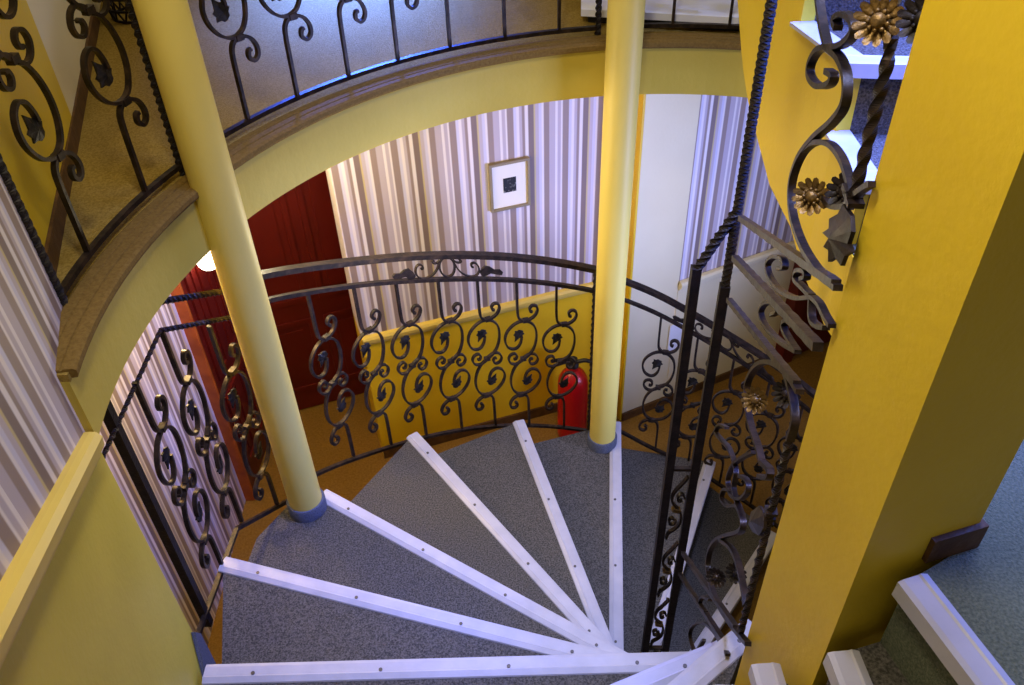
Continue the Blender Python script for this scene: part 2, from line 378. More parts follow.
for (x, y, z0, z1) in sl:
    fr.append((bm.verts.new((x-.006, y, z0)), bm.verts.new((x-.006, y, z1)))); bk.append((bm.verts.new((x+.05, y+.005, z0)), bm.verts.new((x+.05, y+.005, z1))))
for i in range(len(sl)-1):
    for q in ((fr[i][0], fr[i+1][0], fr[i+1][1], fr[i][1]), (bk[i][0], bk[i][1], bk[i+1][1], bk[i+1][0]), (fr[i][0], bk[i][0], bk[i+1][0], fr[i+1][0]), (fr[i][1], fr[i+1][1], bk[i+1][1], bk[i][1])):
        bm.faces.new(q)
bm.faces.new((fr[0][0], fr[0][1], bk[0][1], bk[0][0])); bm.faces.new((fr[-1][0], bk[-1][0], bk[-1][1], fr[-1][1]))
obj('stringer', bm, M['yellow'], us)

# ------------------------------------------------------------------ columns and pillar
def column(xy, zbase, label):
    t = thing('column', label, 'column', (xy[0], xy[1], zbase))
    bm = bmesh.new(); cyl(bm, xy, .0625, zbase, 5.2, 48); obj('shaft', bm, M['column'], t, smooth=True)
    bm = bmesh.new(); lathe(bm, xy, [(.0625, zbase+.001), (.073, zbase+.001), (.073, zbase+.05), (.069, zbase+.058), (.0625, zbase+.058)], 40)
    obj('base_collar', bm, M['collar'], t, smooth=True)['label'] = 'blue-grey carpet collar'
column((-.813, 2.128), zk(2), 'left round yellow column standing on the stair beside the red door')
column((.425, 2.898), zk(5), 'round pale column standing on the stair beside the fire extinguisher')
pc = Vector((.528, .778)); rd = Vector((.962, .272)); ld = Vector((-.272, .962)); PW, PD = .216, .195
pl = thing('square_pillar', 'big square yellow pillar in the right foreground', 'pillar', (pc.x, pc.y, 2.0))
bm = bmesh.new(); prism(bm, [pc, pc+rd*PW, pc+rd*PW+ld*PD, pc+ld*PD], 1.7, 5.2)
for e in list(bm.edges):
    pass
obj('shaft', bm, M['yellow'], pl)
bm = bmesh.new(); q = pc+rd*.125
prism(bm, [q-ld*.010, pc+rd*(PW+.010)-ld*.010, pc+rd*(PW+.010)+ld*.1, pc+rd*PW+ld*.1, pc+rd*PW, q], UP+.006, UP+.062)
obj('skirting', bm, M['brown_wood'], pl)['label'] = 'brown wooden skirting at the pillar foot'

# ------------------------------------------------------------------ wrought iron
# one scroll baluster, drawn in units measured on the photograph's middle railing (x, y down), centre at 185, 325
SCROLL = [(182, 222), (176, 250), (160, 269), (138, 270), (118, 254), (109, 222), (120, 190), (150, 165), (184, 157), (218, 168), (240, 196), (244, 240), (232, 285), (208, 314), (185, 327),
          (160, 342), (138, 372), (127, 412), (132, 452), (152, 481), (186, 490), (222, 478), (250, 450), (259, 420), (248, 392), (225, 380), (204, 388), (192, 408), (188, 425)]
TOPC = [(166, -4), (166, 60), (167, 120), (174, 145), (192, 156), (215, 155), (238, 143), (250, 122), (246, 104), (230, 98), (218, 108), (220, 121), (229, 124)]
MIDC = [(180, 332), (154, 342), (132, 335), (121, 315), (129, 297), (147, 293), (158, 305), (153, 318), (143, 317)]
def rot(P): return [(370-x, 650-y) for x, y in P]
LEAF = [(0, .016), (.007, .015), (.010, .009), (.017, .006), (.013, .000), (.014, -.009), (.008, -.011), (.003, -.022), (0, -.030), (-.003, -.022), (-.008, -.011), (-.014, -.009), (-.013, .000), (-.017, .006), (-.010, .009), (-.007, .015)]
def leaf_mesh(o, T, N, s=1, rotd=0):
    bm = bmesh.new(); c, q = math.cos(rotd), math.sin(rotd); Z = V(0, 0, 1)
    for sg in (1, -1):
        vs = [bm.verts.new(o+T*((x*c-y*q)*s)+Z*((x*q+y*c)*s)+N*(sg*.0025-.004*abs(x)/.017*1)) for x, y in LEAF]
        mid = bm.verts.new(o+N*(sg*.0025+.004))
        for i in range(len(vs)): bm.faces.new((vs[i], vs[(i+1) % len(vs)], mid))
        if sg == 1: top = vs
        else:
            for i in range(len(vs)): bm.faces.new((top[i], vs[i], vs[(i+1) % len(vs)], top[(i+1) % len(vs)]))
    return bm
def baluster(parent, place, ztop, zbot, mirror=False, sz=.00134, sx=.00109, bar=.0140, ls=1.5, mat='iron', upper_only=None, shift=0.0):
    """place(s, z) -> (point, normal) maps along-rail offset s and height z into the room"""
    zc = (ztop+zbot)/2+shift-.008
    mx = -1 if mirror else 1
    def mp(P, clampz=True):
        out = []; nn = []
        for i, (x, y) in enumerate(P):
            s = mx*(x-185)*sx; z = zc-(y-325)*sz
            out.append((s, z))
        return out
    def put(bm, P, w, t, taper=None):
        Q = smooth_pts([Vector((a, b, 0)) for a, b in P], 5)
        pts = []; ns = []
        for q in Q:
            p, n = place(q.x, q.y); pts.append(p); ns.append(n)
        sweep(bm, pts, w, t, ns, taper=taper)
    bm = bmesh.new()
    put(bm, mp(SCROLL), bar, bar*.62)
    tc = mp(TOPC); tc[0] = (tc[0][0], ztop); tc[1] = (tc[0][0], (ztop*.6+tc[2][1]*.4)); put(bm, tc, bar, bar*.72)
    bc = mp(rot(TOPC)); bc[0] = (bc[0][0], zbot); bc[1] = (bc[0][0], (zbot*.6+bc[2][1]*.4)); put(bm, bc, bar, bar*.72)
    put(bm, mp(MIDC), bar, bar*.6); put(bm, mp(rot(MIDC)), bar, bar*.6)
    o = obj('scroll_baluster', bm, M[mat], parent, smooth=True)
    bm = bmesh.new()                                    # the clamps round the joints
    bm.free()
    for (x, y) in ((200, 156), (185, 325), (170, 494)):
        bm = bmesh.new(); s, z = mp([(x, y)])[0]; p, n = place(s, z); T = V(0, 0, 1).cross(n)
        a, b = p-T*.013, p+T*.013; sweep(bm, [a, b], bar*1.4, .018, n)
        obj('clamp', bm, M[mat], o)
    for (x, y), rd_ in (((170, 212), .5), ((202, 434), .5+math.pi)):
        s, z = mp([(x, y)])[0]; p, n = place(s, z); T = (V(0, 0, 1).cross(n)).normalized()
        obj('leaf', leaf_mesh(p, T*mx, -n, ls, rd_), M['iron_leaf'], o)
    return o
def place_on(pfun, nfun, phi0, R):
    def f(s, z):
        ph = phi0-math.degrees(s/R)
        return pfun(ph, z), nfun(ph)
    return f
def place_line(p0, d):
    d = Vector((d[0], d[1], 0)).normalized(); n = V(-d.y, d.x, 0)
    def f(s, z): return V(p0[0]+d.x*s, p0[1]+d.y*s, z), n
    return f
def arc_bar(T, f0, f1, pf, w, t, N=None, step=1.5, twist=0):
    n = max(2, int(abs(f1-f0)/step)); P = []; Ns = []
    T2 = smooth_pts([Vector((a, b, 0)) for a, b in sorted(T)], 6); T2 = [(q.x, q.y) for q in T2]
    if twist: n = int(abs(f1-f0)*R_(1)*RR/.007)
    for i in range(n+1):
        f = f0+(f1-f0)*i/n; P.append(pf(f, interp(T2, f))); Ns.append(nB(f))
    bm = bmesh.new(); sweep(bm, P, w, t, Ns, twist=twist); return bm
FR_L = [[(400, 170), (382, 205), (350, 238), (305, 260), (260, 265), (225, 252), (208, 222), (216, 188), (240, 170), (264, 176), (268, 196), (252, 200)],
        [(404, 150), (385, 165), (360, 168), (345, 158), (352, 148), (364, 152)]]
def frieze(parent, place, zlo, zhi, slope):
    """scroll ornament between hand rail and mid rail"""
    s0 = (zhi-zlo)/145
    def mp(P): return [((x-460)*.00055, zlo+(272-y)*s0-slope*(x-460)*.00055) for x, y in P]
    def put(bm, P, w, t):
        pts = []; ns = []
        for q in smooth_pts([Vector((a, b, 0)) for a, b in P], 5):
            p, n = place(q.x, q.y); pts.append(p); ns.append(n)
        sweep(bm, pts, w, t, ns)
    bm = bmesh.new()
    ov = [(460+60*math.cos(a), 196+66*math.sin(a)) for a in [2*math.pi*i/14 for i in range(15)]]
    put(bm, mp(ov), .011, .007)
    for P in FR_L:
        put(bm, mp(P), .011, .006); put(bm, mp([(920-x, y) for x, y in P]), .011, .006)
    o = obj('scroll_frieze', bm, M['iron'], parent, smooth=True)
    for sg in (-1, 1):
        bm = bmesh.new()
        out = [(205, 240), (190, 215), (160, 190), (120, 195), (85, 215), (40, 212), (20, 228), (30, 248), (80, 245), (120, 240), (150, 255), (185, 262)]
        out = mp([((x if sg < 0 else 920-x), y) for x, y in out])
        f = []; b = []
        for s, z in out:
            p, n = place(s, z); f.append(bm.verts.new(p+n*.004)); b.append(bm.verts.new(p-n*.004))
        bm.faces.new(f); bm.faces.new(b[::-1])
        for i in range(len(f)): bm.faces.new((f[i], b[i], b[(i+1) % len(f)], f[(i+1) % len(f)]))
        obj('leaf', bm, M['iron'], o)
# --- middle railing between the columns
tB = [(148, 2.034), (132.9, 1.872), (115.6, 1.719), (89.8, 1.514)]; mB = [(148.1, 1.930), (133.7, 1.771), (116, 1.602), (90, 1.40)]; bB = [(148.2, 1.024), (134, .860), (117.9, .720), (89, .499)]
rb = thing('railing', 'curved wrought iron railing with seven scrolls between the two columns', 'railing', tuple(pB(118, .72)))
obj('handrail', arc_bar(tB, 150.5, 90, pB, .034, .020), M['iron'], rb, smooth=True)
obj('mid_rail', arc_bar(mB, 150.5, 90, pB, .018, .016), M['iron'], rb, smooth=True)
obj('bottom_rail', arc_bar(bB, 150.5, 90, pB, .016, .014), M['iron'], rb, smooth=True)
for ph in (140.9, 132.8, 125.3, 117.8, 110.8, 103.8, 96.6):
    baluster(rb, place_on(pB, nB, ph-.5, RR), interp(mB, ph), interp(bB, ph))
bm = bmesh.new(); twisted(bm, pB(90, interp(bB, 90)-.05), pB(90, interp(tB, 90)+.005), .018); obj('post', bm, M['iron_black'], rb)
bm = bmesh.new(); twisted(bm, pB(150.5, interp(bB, 150.5)-.05), pB(150.5, interp(tB, 150.5)+.005), .018); obj('post', bm, M['iron_black'], rb)
frieze(rb, place_on(pB, nB, 116.3, RR), interp(mB, 116.3)+.006, interp(tB, 116.3)-.008, .32)
# --- railing right of the pale column
tC = [(84.8, 1.453), (78.4, 1.381), (71, 1.286), (63.4, 1.20), (55.9, 1.125), (46, 1.03)]; mC = [(x, y-.102) for x, y in tC]; bC = [(84.1, .514), (77.3, .408), (68.7, .32), (62, .243), (55.2, .181), (46, .10)]
rc = thing('railing', 'wrought iron scroll railing right of the pale column, sloping down behind the iron panel', 'railing', tuple(pB(70, .33)))
obj('handrail', arc_bar(tC, 85.5, 47, pB, .030, .018), M['iron'], rc, smooth=True)
obj('mid_rail', arc_bar(mC, 85.5, 47, pB, .016, .014), M['iron'], rc, smooth=True)
obj('bottom_rail', arc_bar(bC, 85.5, 47, pB, .016, .014), M['iron'], rc, smooth=True)
for ph in (77.5, 70.5, 63.5, 56.5, 49.8): baluster(rc, place_on(pB, nB, ph-.5, RR), interp(mC, ph), interp(bC, ph))
for ph in (85.3, 47): 
    bm = bmesh.new(); twisted(bm, pB(ph, interp(bC, ph)-.05), pB(ph, interp(tC, ph)+.005), .018); obj('post', bm, M['iron_black'], rc)
frieze(rc, place_on(pB, nB, 66, RR), interp(mC, 66)+.006, interp(tC, 66)-.008, .47)
# --- railing left of the left column (flat part, then rising part)
ra = thing('railing', 'short wrought iron scroll railing between the left wall and the left column', 'railing', (-1.0, 1.9, 1.24))
a0, a1, a2 = V(-1.036, 1.43, 0), V(-1.003, 1.915, 0), V(-.893, 2.235, 0)
def zz(p, z): return V(p.x, p.y, z)
for nm, zs, w in (('mid_rail', (2.15, 2.163, 1.953), .018), ('bottom_rail', (1.262, 1.245, 1.02), .016)):
    bm = bmesh.new()
    if nm == 'mid_rail':
        twisted(bm, zz(a0, zs[0]-.03), zz(a1, zs[1]), .010, .045); twisted(bm, zz(a1, zs[1]), zz(a2, zs[2]), .013, .045)
    else:
        sweep(bm, [zz(a0, zs[0]), zz(a1, zs[1])], .016, .014, V(1, 0, 0)); sweep(bm, [zz(a1, zs[1]), zz(a2, zs[2])], .016, .014, V(1, 0, 0))
    obj(nm, bm, M['iron'], ra)
bm = bmesh.new(); twisted(bm, zz(a0, 2.255), zz(a1, 2.262), .015, .045); twisted(bm, zz(a1, 2.262), zz(a2, 2.06), .016, .045); obj('handrail', bm, M['iron'], ra)
for p, z0, z1, w in ((V(-1.036, 1.575, 0), 1.19, 2.27, .026), (a2, .97, 2.075, .022)):
    bm = bmesh.new()
    if w > .024: sweep(bm, [zz(p, z0), zz(p, z1)], w, w, V(1, 0, 0))
    else: twisted(bm, zz(p, z0), zz(p, z1), w)
    obj('post', bm, M['iron_black'], ra)
d1 = a1-a0; d2_ = a2-a1
def onA(d, base, t): return place_line((base+d*t)[:2], d)
baluster(ra, onA(d1, a0, .62), 2.155, 1.255, sz=.00145)
baluster(ra, place_line((a1+V(.005, .02, 0))[:2], d1), 2.16, 1.235, sz=.00145)
baluster(ra, onA(d2_, a1, .62), 2.03, 1.105, sz=.00145)
# --- upper floor railings standing on the ring
zb = UP+.03; zm = zb+.9; zt = zm+.1
def nS(p): return nB(p)
def ring_rail(label, f0, f1, bal, base):
    t = thing('railing', label, 'railing', base, None)
    F = lambda f, z: pS(f, z, interp([(f1, rr1), (f0, rr0)] if f1 < f0 else [(f0, rr0), (f1, rr1)], f))
    for nm, z, w, h in (('bottom_rail', zb, .016, .014), ('mid_rail', zm, .016, .014), ('handrail', zt, .034, .02)):
        obj(nm, arc_bar([(f1, z), ((f0+f1)/2, z), (f0, z)], f0, f1, F, w, h), M['iron'], t, smooth=True)
    for ph in bal: baluster(t, place_on(F, nB, ph-.2, 1.5), zm, zb, mirror=True, sz=.00138, shift=.035, ls=1.75)
    for ph in (f0, f1):
        bm = bmesh.new(); twisted(bm, F(ph, UP+.0), F(ph, zt+.005), .017, .045); obj('post', bm, M['iron_black'], t)
    return t
rr0, rr1 = 1.50, 1.507
ring_rail('upper floor iron railing at top left, between the wall and the left column', 179.2, 156.3, (172.4, 161.6), tuple(pS(168, UP)))
rr0, rr1 = 1.515, 1.50
ring_rail('upper floor curved iron railing at top centre, between the two columns', 151.5, 94.6, (144.6, 137.1, 129.5, 122.3, 114.8, 107.0, 99.4), tuple(pS(120, UP)))
rr0, rr1 = 1.50, 1.50
ring_rail('short upper floor iron railing at top, right of the pale column', 90.2, 72, (83.8, 76.2), tuple(pS(80, UP)))

# --- ornate panel beside the inner well, between the black posts and the square pillar
P2 = Vector((.58, 1.847)); VL = Vector((.465, .947)); qd = (VL-P2).normalized(); qn = V(qd.y, -qd.x, 0)   # qn points to the camera-left side
TH, RO, FPX = .711447, -.039666, 862.576
def ray(px):
    xr = (px[0]-512)/FPX; ur = (342.5-px[1])/FPX; c, s = math.cos(RO), math.sin(RO)
    x = c*xr-s*ur; up = s*xr+c*ur
    return V(x, math.cos(TH)+up*math.sin(TH), -math.sin(TH)+up*math.cos(TH))
def Q(px, py, off=0):            # measured point -> place in the vertical plane of the panel
    r = ray((px, py)); t = (qn.x*P2.x+qn.y*P2.y)/(qn.x*r.x+qn.y*r.y); p = r*t; p.z += CZ; return p+qn*off
pn = thing('iron_railing', 'ornate wrought iron panel with rosettes and big scrolls beside the square pillar', 'railing', (.53, 1.4, 1.3))
def qs(P, off=0, n=6): return smooth_pts([Q(x, y, off) for x, y in P], n)
def scroll(name, paths, w, t, mat='iron', parent=pn, off=0):
    bm = bmesh.new()
    for P in paths: sweep(bm, qs(P, off), w, t, qn)
    return obj(name, bm, M[mat], parent, smooth=True)
# posts
P1 = Vector((.497, 1.852))
bm = bmesh.new(); sweep(bm, [V(P2.x, P2.y, .30), V(P2.x, P2.y, 2.3)], .027, .027, qn); twisted(bm, V(P2.x, P2.y, 2.3), V(P2.x, P2.y, 4.6), .019, .036); obj('post', bm, M['iron_black'], pn)
# rails
for (a, b), w in ((((741, 218), (836, 284)), .015), (((735, 258), (818, 347)), .017), (((729, 300), (797, 384)), .014)):
    bm = bmesh.new(); sweep(bm, line(Q(*a), Q(*b), 24), w, w*.9, qn, taper=lambda t: 1+.07*math.sin(t*75)); obj('rail', bm, M['iron'], pn)
for a, b in (((683, 553), (736, 628)), ((680, 574), (724, 642))):
    bm = bmesh.new(); sweep(bm, [Q(*a), Q(*b)], .014, .012, qn); obj('bottom_bar', bm, M['iron'], pn)
def scr(*P): return list(P)
scroll('large_scroll', [scr((820, -60), (818, -20), (822, 20), (828, 47)), scr((828, 46), (818, 51), (811, 64), (811, 77), (819, 86), (830, 84), (834, 76), (828, 71)), scr((828, 47), (842, 45), (853, 35), (854, 22), (845, 14), (836, 19), (838, 28)),
                        scr((828, 47), (840, 58), (847, 78), (845, 104), (833, 122), (815, 138), (800, 158), (792, 184), (793, 214), (803, 245), (820, 272), (838, 288))], .014, .009)
scroll('branch_scroll', [scr((803, 152), (815, 143), (830, 144), (842, 158), (849, 178), (853, 196))], .012, .008)
scroll('rosette_stem', [scr((853, 196), (845, 206), (832, 206), (824, 198)), scr((853, 196), (868, 186), (872, 184))], .010, .008)
bm = bmesh.new(); Pt = line(Q(905, -60), Q(888, 60), 12)+line(Q(888, 60), Q(853, 200), 60)[1:]
sweep(bm, Pt, .0125, .0125, qn, twist=2*math.pi/.12); obj('twisted_bar', bm, M['iron'], pn)
bm = bmesh.new()
for k in (-1, 0, 1):
    c = Q(853+k*1.5, 196+k*6); sweep(bm, [c-qd.to_3d()*.011, c+qd.to_3d()*.011], .022, .008, qn)
obj('knot', bm, M['iron'], pn)
def rosette(px, py, r, mat='bronze', off=.016, petals=13, name='rosette', cup=.30):
    c = Q(px, py, off); n = V(-.52, -.62, .42).normalized()
    u = n.orthogonal().normalized(); v = n.cross(u)
    bm = bmesh.new()
    out = []
    for j in range(petals):                                   # round-ended petals, slightly cupped
        for f, k in ((-.5, .74), (-.3, .93), (0, 1.0), (.3, .93)):
            a = 2*math.pi*(j+f)/petals; out.append((a, k))
    n0 = len(out)
    rim = [bm.verts.new(c+(u*math.cos(a)+v*math.sin(a))*r*k+n*r*(cup if k > .8 else cup*.55)) for a, k in out]
    mid = [bm.verts.new(c+(u*math.cos(a)+v*math.sin(a))*r*.55+n*r*(.10 if k > .8 else .02)) for a, k in out]
    bk_ = [bm.verts.new(c+(u*math.cos(a)+v*math.sin(a))*r*.6*k-n*r*.10) for a, k in out]
    ce = bm.verts.new(c+n*r*.1); cb = bm.verts.new(c-n*r*.12)
    for i in range(n0):
        j = (i+1) % n0
        bm.faces.new((mid[i], rim[i], rim[j], mid[j])); bm.faces.new((ce, mid[i], mid[j])); bm.faces.new((rim[i], bk_[i], bk_[j], rim[j])); bm.faces.new((cb, bk_[j], bk_[i]))
    ball(bm, c+n*r*.16, r*.34, 12)
    for j in range(9):
        a = 2*math.pi*j/9; ball(bm, c+n*r*.24+(u*math.cos(a)+v*math.sin(a))*r*.38, r*.1, 6)
    return obj(name, bm, M[mat], pn, smooth=True)
rosette(823, 197, .030); rosette(838, 192, .029, 'iron_black', -.012)['label'] = 'dark back rosette'
rosette(893, 22, .031); rosette(906, 20, .030, 'iron_black', -.02)['label'] = 'dark back rosette'
rosette(764, 400, .029); rosette(779, 393, .028, 'iron_black', -.015)['label'] = 'dark back rosette'
rosette(722, 577, .027, 'iron', .012); rosette(732, 572, .027, 'iron_black', -.012)['label'] = 'dark back rosette'
def acanthus(P, name='acanthus_leaf', off=.004, th=.006):
    bm = bmesh.new(); f = [bm.verts.new(Q(x, y, off+th)) for x, y in P]; b = [bm.verts.new(Q(x, y, off)) for x, y in P]
    c = Vector((sum(p[0] for p in P)/len(P), sum(p[1] for p in P)/len(P))); m = bm.verts.new(Q(c.x, c.y, off+th+.012)); m2 = bm.verts.new(Q(c.x, c.y, off-.002)); n = len(P)
    for i in range(n):
        j = (i+1) % n; bm.faces.new((f[i], f[j], m)); bm.faces.new((b[j], b[i], m2)); bm.faces.new((f[i], b[i], b[j], f[j]))
    return obj(name, bm, M['iron'], pn)
acanthus([(850, 204), (858, 216), (859, 232), (855, 244), (859, 252), (852, 256), (848, 266), (842, 258), (835, 262), (836, 251), (830, 247), (837, 239), (829, 233), (838, 227), (836, 219), (845, 214)])
# scrolls between the rails
scroll('small_scroll', [scr((813, 297), (796, 298), (780, 290), (770, 276), (768, 264), (774, 257), (783, 259), (785, 267), (779, 269)), scr((812, 296), (803, 287), (796, 279), (798, 271), (805, 271), (807, 277), (802, 279)), scr((812, 297), (812, 318), (818, 326), (826, 328)), scr((813, 297), (820, 304), (826, 316), (832, 326))], .012, .007)
scroll('small_scroll', [scr((798, 352), (780, 341), (766, 326), (761, 313), (765, 304), (774, 303), (778, 311), (772, 315)), scr((798, 352), (790, 340), (784, 328), (786, 321), (793, 322), (793, 328))], .012, .007)
# lower half
scroll('large_scroll', [scr((800, 392), (786, 371), (770, 362), (757, 366), (748, 382), (747, 402), (751, 425), (758, 446), (762, 462)), scr((762, 462), (770, 470), (768, 478), (760, 476)),
                        scr((786, 371), (792, 392), (795, 420), (790, 440))], .014, .009)
scroll('large_scroll', [scr((738, 505), (743, 520), (741, 531), (729, 535), (717, 540), (710, 551), (708, 568), (712, 588), (721, 608), (733, 626), (748, 644)), scr((721, 540), (732, 549), (739, 566), (744, 590), (746, 606))], .014, .009)
scroll('small_scroll', [scr((754, 452), (742, 458), (733, 466), (728, 480), (731, 494), (740, 499), (748, 491), (747, 480), (740, 476)), scr((738, 505), (728, 506), (722, 499), (724, 490), (731, 490)), scr((738, 505), (734, 488), (736, 470), (730, 450), (722, 440), (716, 432), (720, 425), (727, 428))], .012, .007)
scroll('small_scroll', [scr((704, 640), (696, 652), (692, 645), (690, 634), (694, 625), (704, 623), (714, 631), (722, 644), (728, 655)), scr((706, 612), (700, 604), (703, 597), (710, 600))], .012, .007)
bm = bmesh.new(); sweep(bm, line(Q(793, 425), Q(740, 634), 90), .012, .012, qn, twist=2*math.pi/.12); obj('twisted_bar', bm, M['iron'], pn)
bm = bmesh.new()
for k in (-1, 0, 1):
    c = Q(769+k*2, 516-k*5); sweep(bm, [c-qd.to_3d()*.011, c+qd.to_3d()*.011], .022, .008, qn)
obj('knot', bm, M['iron'], pn)
acanthus([(764, 506), (770, 515), (769, 528), (764, 536), (757, 532), (753, 524), (756, 512)])
# --- narrow newel panel with the other black post
nn = thing('iron_railing', 'narrow iron panel of small scrolls between the two tall black posts', 'railing', (P1.x, P1.y, .3))
bm = bmesh.new(); sweep(bm, [V(P1.x, P1.y, .30), V(P1.x, P1.y, 2.36)], .026, .026, V(0, 1, 0)); obj('post', bm, M['iron_black'], nn)
bm = bmesh.new(); twisted(bm, V(P1.x, P1.y, 2.35), V(P2.x, P2.y, 2.535), .021, .045); obj('handrail', bm, M['iron_black'], nn)
for z0 in (.62, .98, 1.34):
    bm = bmesh.new(); cx = (P1.x+P2.x)/2; cy = (P1.y+P2.y)/2; w = .5*(P2.x-P1.x)-.016
    pts = [(.9, .17), (.7, .155), (.2, .13), (-.6, .09), (-.75, .05), (-.2, .02), (.3, .0), (.75, -.03), (.7, -.08), (.1, -.11), (-.6, -.13), (-.8, -.16)]
    sweep(bm, smooth_pts([V(cx+w*a, cy, z0+b) for a, b in pts]), .014, .007, V(0, 1, 0))
    for a, b, sg in ((.35, .06, 1), (-.35, -.06, -1)):
        sweep(bm, smooth_pts([V(cx+w*(a+.55*math.cos(t)*(1-.06*i)), cy, z0+b+.024*math.sin(t)*(1-.06*i)) for i, t in enumerate([sg*.7*j for j in range(9)])], 3), .014, .006, V(0, 1, 0))
    o = obj('scroll', bm, M['iron'], nn, smooth=True)
    bm = bmesh.new(); sweep(bm, [V(cx-.012, cy, z0+.006), V(cx+.012, cy, z0-.006)], .02, .016, V(0, 1, 0)); obj('clamp', bm, M['bronze'], o)
for z0 in (.44, 1.55):
    bm = bmesh.new(); sweep(bm, [V(P1.x, P1.y, z0), V(P2.x, P2.y, z0)], .014, .012, V(0, 1, 0)); obj('cross_bar', bm, M['iron'], nn)

# ------------------------------------------------------------------ things
ex = Vector((.33, 3.48)); fx = thing('fire_extinguisher', 'red fire extinguisher standing on the corridor floor behind the middle railing', 'fire extinguisher', (ex.x, ex.y, 0))
bm = bmesh.new(); lathe(bm, ex, [(.075, .003), (.084, .012), (.085, .03), (.085, .40), (.080, .44), (.064, .475), (.04, .50), (.028, .51), (.028, .53)], 36); obj('body', bm, M['ext_red'], fx, smooth=True)
bm = bmesh.new(); lathe(bm, ex, [(.03, .531), (.03, .55), (.022, .56), (.022, .585)], 20)
obj('valve', bm, M['black'], fx, smooth=True)
bm = bmesh.new(); sweep(bm, [V(ex.x-.02, ex.y, .585), V(ex.x-.12, ex.y-.03, .60)], .022, .008, V(0, 0, 1)); sweep(bm, [V(ex.x-.02, ex.y, .572), V(ex.x-.11, ex.y-.03, .565)], .022, .007, V(0, 0, 1)); obj('lever', bm, M['black'], fx)
bm = bmesh.new(); sweep(bm, smooth_pts([V(ex.x+.02, ex.y-.01, .57), V(ex.x+.07, ex.y-.02, .585), V(ex.x+.12, ex.y-.02, .54), V(ex.x+.125, ex.y-.02, .4), V(ex.x+.11, ex.y-.03, .2), V(ex.x+.1, ex.y-.03, .1)]), .024, .024, V(0, 1, 0), rnd=10); obj('hose', bm, M['black'], fx, smooth=True)
# picture
pf = thing('framed_picture', 'small framed picture with a dark square print hanging on the striped wallpaper', 'picture', (.013, 3.59, 1.5))
def wallpt(s, z, off): p = bw0+BWd*s-BWn*off; return V(p.x, p.y, z)
def wbox(bm, s0, s1, z0, z1, o0, o1):
    a, b = wallpt(s0, 0, o0), wallpt(s1, 0, o0); c, d = wallpt(s1, 0, o1), wallpt(s0, 0, o1)
    prism(bm, [a.xy, b.xy, c.xy, d.xy], z0, z1)
s0 = .714; s1 = .914; z0 = 1.487; z1 = 1.742; fw = .012
bm = bmesh.new(); wbox(bm, s0, s1, z0, z0+fw, .001, .022); wbox(bm, s0, s1, z1-fw, z1, .001, .022); wbox(bm, s0, s0+fw, z0+fw, z1-fw, .001, .022); wbox(bm, s1-fw, s1, z0+fw, z1-fw, .001, .022); obj('frame', bm, M['frame'], pf)
bm = bmesh.new(); wbox(bm, s0+fw, s1-fw, z0+fw, z1-fw, .001, .010); mt = obj('picture_mat', bm, M['paper'], pf)
bm = bmesh.new(); wbox(bm, s0+.068, s1-.068, z0+.09, z1-.088, .010, .0115); obj('print', bm, M['print'], mt)
# patch of daylight on the cream dado, put in as a pale plate
bm = bmesh.new(); a = rwp+RWd*(-.03)-RWn*.012; wallseg(bm, a, a+RWd*.17, .008, .43, .62); tag(obj('daylight_patch', bm, M['white']), 'small pale blue-white patch of daylight, built as a thin plate, low on the cream wall right of the pale column', 'daylight patch')
# things on the upper floor
bm = bmesh.new(); prism(bm, [(.30, 3.17), (.84, 3.03), (1.00, 3.06), (1.0, 3.7), (.36, 3.85)], UP+.035, UP+.06)
wp = thing('white_low_table', 'low white flat panel on dark runners lying on the upper floor carpet behind the railing', 'low platform', (.6, 3.3, UP))
obj('table_top', bm, M['white'], wp)
bm = bmesh.new(); prism(bm, [(.33, 3.20), (.85, 3.06), (.97, 3.09), (.97, 3.65), (.38, 3.8)], UP, UP+.035); obj('runner', bm, M['black'], wp)
bk = thing('wire_basket', 'dark wire basket on the upper floor against the left wall at the top edge', 'basket', (-1.42, 3.47, UP))
bm = bmesh.new(); c = V(-1.42, 3.47, 0)
for z, r in ((UP+.006, .10), (UP+.05, .115), (UP+.10, .13), (UP+.15, .14)):
    sweep(bm, [V(c.x+r*math.cos(a), c.y+r*math.sin(a), z) for a in [2*math.pi*i/24 for i in range(25)]], .008, .008, V(0, 0, 1))
obj('hoops', bm, M['iron_black'], bk)
bm = bmesh.new()
for i in range(14):
    a = 2*math.pi*i/14; b = a+.5
    sweep(bm, [V(c.x+.1*math.cos(a), c.y+.1*math.sin(a), UP+.004), V(c.x+.14*math.cos(b), c.y+.14*math.sin(b), UP+.15)], .006, .006, V(0, 0, 1)); b = a-.5
    sweep(bm, [V(c.x+.1*math.cos(a), c.y+.1*math.sin(a), UP+.004), V(c.x+.14*math.cos(b), c.y+.14*math.sin(b), UP+.15)], .006, .006, V(0, 0, 1))
obj('wires', bm, M['iron_black'], bk)
# lamp by the left red door
lm = thing('pendant_lamp', 'lit white globe lamp glimpsed between the slab edge and the left column', 'lamp', (-1.385, 3.30, 1.45))
bm = bmesh.new(); ball(bm, (-1.385, 3.30, 1.455), .055, 24); obj('lamp_shade', bm, M['lamp'], lm, smooth=True)
bm = bmesh.new(); sweep(bm, [V(-1.385, 3.30, 1.51), V(-1.385, 3.30, 2.317)], .008, .008, V(0, 1, 0)); obj('cord', bm, M['black'], lm)
bm = bmesh.new(); cyl(bm, (-1.385, 3.30), .02, 1.508, 1.54, 16); obj('holder', bm, M['steel'], lm)

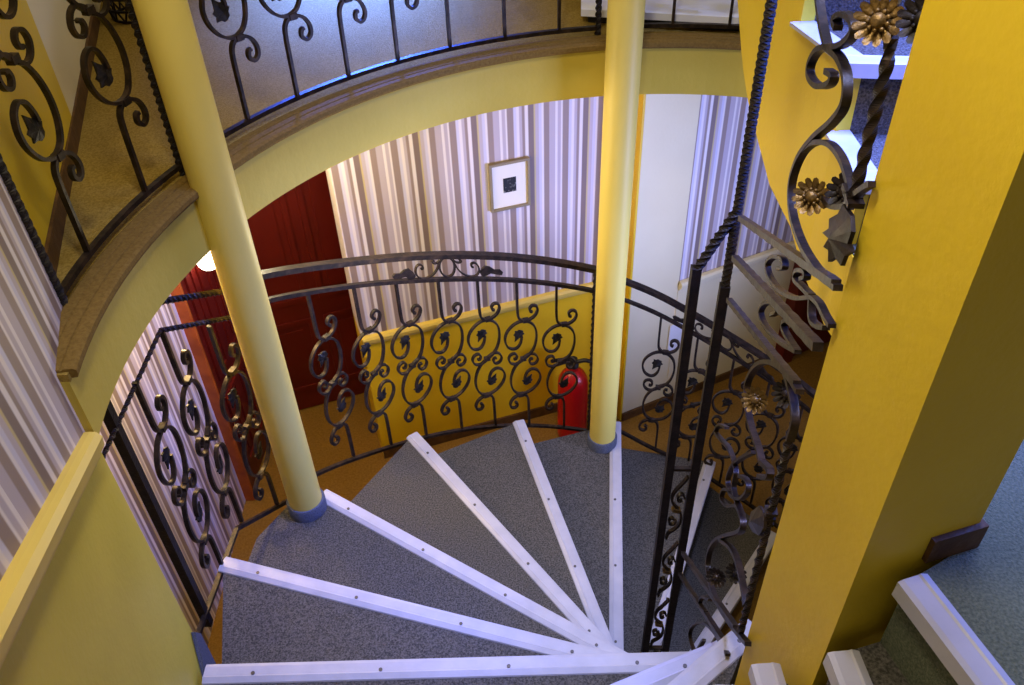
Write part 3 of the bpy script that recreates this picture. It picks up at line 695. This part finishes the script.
# ------------------------------------------------------------------ light
def area(name, loc, target, size, power, col, sy=None, spread=130):
    l = bpy.data.lights.new(name, 'AREA'); l.energy = power; l.color = col; l.size = size; l.spread = R_(spread)
    if sy: l.shape = 'RECTANGLE'; l.size_y = sy
    o = bpy.data.objects.new(name, l); COL.objects.link(o); o.location = loc
    o.rotation_euler = (Vector(target)-Vector(loc)).to_track_quat('-Z', 'Y').to_euler()
def point(name, loc, power, col, r=.06):
    l = bpy.data.lights.new(name, 'POINT'); l.energy = power; l.color = col; l.shadow_soft_size = r
    o = bpy.data.objects.new(name, l); COL.objects.link(o); o.location = loc
WARM = (1, .89, .60); BLUE = (.06, .15, 1); COOL = (.62, .70, 1)
point('lamp_lower_corridor', (-1.0, 3.2, 2.1), 11, WARM)
point('fill_west_wall', (-1.2, 2.45, 2.2), 30, (1, .76, .38))  # added fill that warms the west wallpaper, no fitting modelled
point('fill_back_wall', (-.35, 2.65, 1.95), 12, WARM, .15)  # unseen warm fill added to brighten the dado and back wall
point('fill_pillar_left', (-.18, .80, 4.6), 84, WARM, .15)  # added warm fill, placed to reach only the left face of the pillar
point('fill_upper_left_wall', (-.4, 2.9, 4.7), 34, (1, .80, .45), .12)  # extra warm fill for the upper left wall and nearby carpet, source unseen
area('daylight_stair_window', (1.9, 1.5, 4.1), (.85, 1.95, 2.4), .6, 40, BLUE, spread=62)
area('blue_fill_landing', (2.4, 1.4, 3.7), (1.1, .7, 2.5), .6, 12, (.12, .24, 1), spread=80)  # added blue fill on the landing and its nosing, no window built
area('daylight_upper_window', (-.9, 5.3, 3.8), (-.62, 3.72, 2.5), .45, 60, (.05, .13, 1), spread=30)
area('daylight_lower_window', (2.3, 1.8, 1.3), (.05, 3.6, 1.6), .7, 22, (.36, .44, 1), spread=75)
area('cool_fill_treads', (.6, 1.6, 7.0), (.4, 1.7, 1.0), 1.0, 26, (.42, .5, 1), spread=38)  # overhead cool fill added for the treads, no roof opening known
w = bpy.data.worlds.new('World'); sc.world = w; w.use_nodes = True
w.node_tree.nodes['Background'].inputs[0].default_value = (1, .86, .62, 1); w.node_tree.nodes['Background'].inputs[1].default_value = .16

# ------------------------------------------------------------------ camera
cam = bpy.data.cameras.new('camera'); co = bpy.data.objects.new('camera', cam); COL.objects.link(co); sc.camera = co
fwd = V(0, math.cos(TH), -math.sin(TH)); up = V(0, math.sin(TH), math.cos(TH)); rt = V(1, 0, 0)
c, s = math.cos(RO), math.sin(RO)
X = rt*c+up*s; Y = up*c-rt*s; Z = -fwd
co.matrix_world = Matrix(((X.x, Y.x, Z.x, 0), (X.y, Y.y, Z.y, 0), (X.z, Y.z, Z.z, CZ), (0, 0, 0, 1)))
cam.sensor_width = 36; cam.lens = 36*FPX/1024; cam.clip_start = .05
vs = sc.view_settings; vs.view_transform = 'Standard'; vs.look = 'None'; vs.gamma = 1; vs.exposure = 0
try: vs.use_curve_mapping = False
except Exception: pass
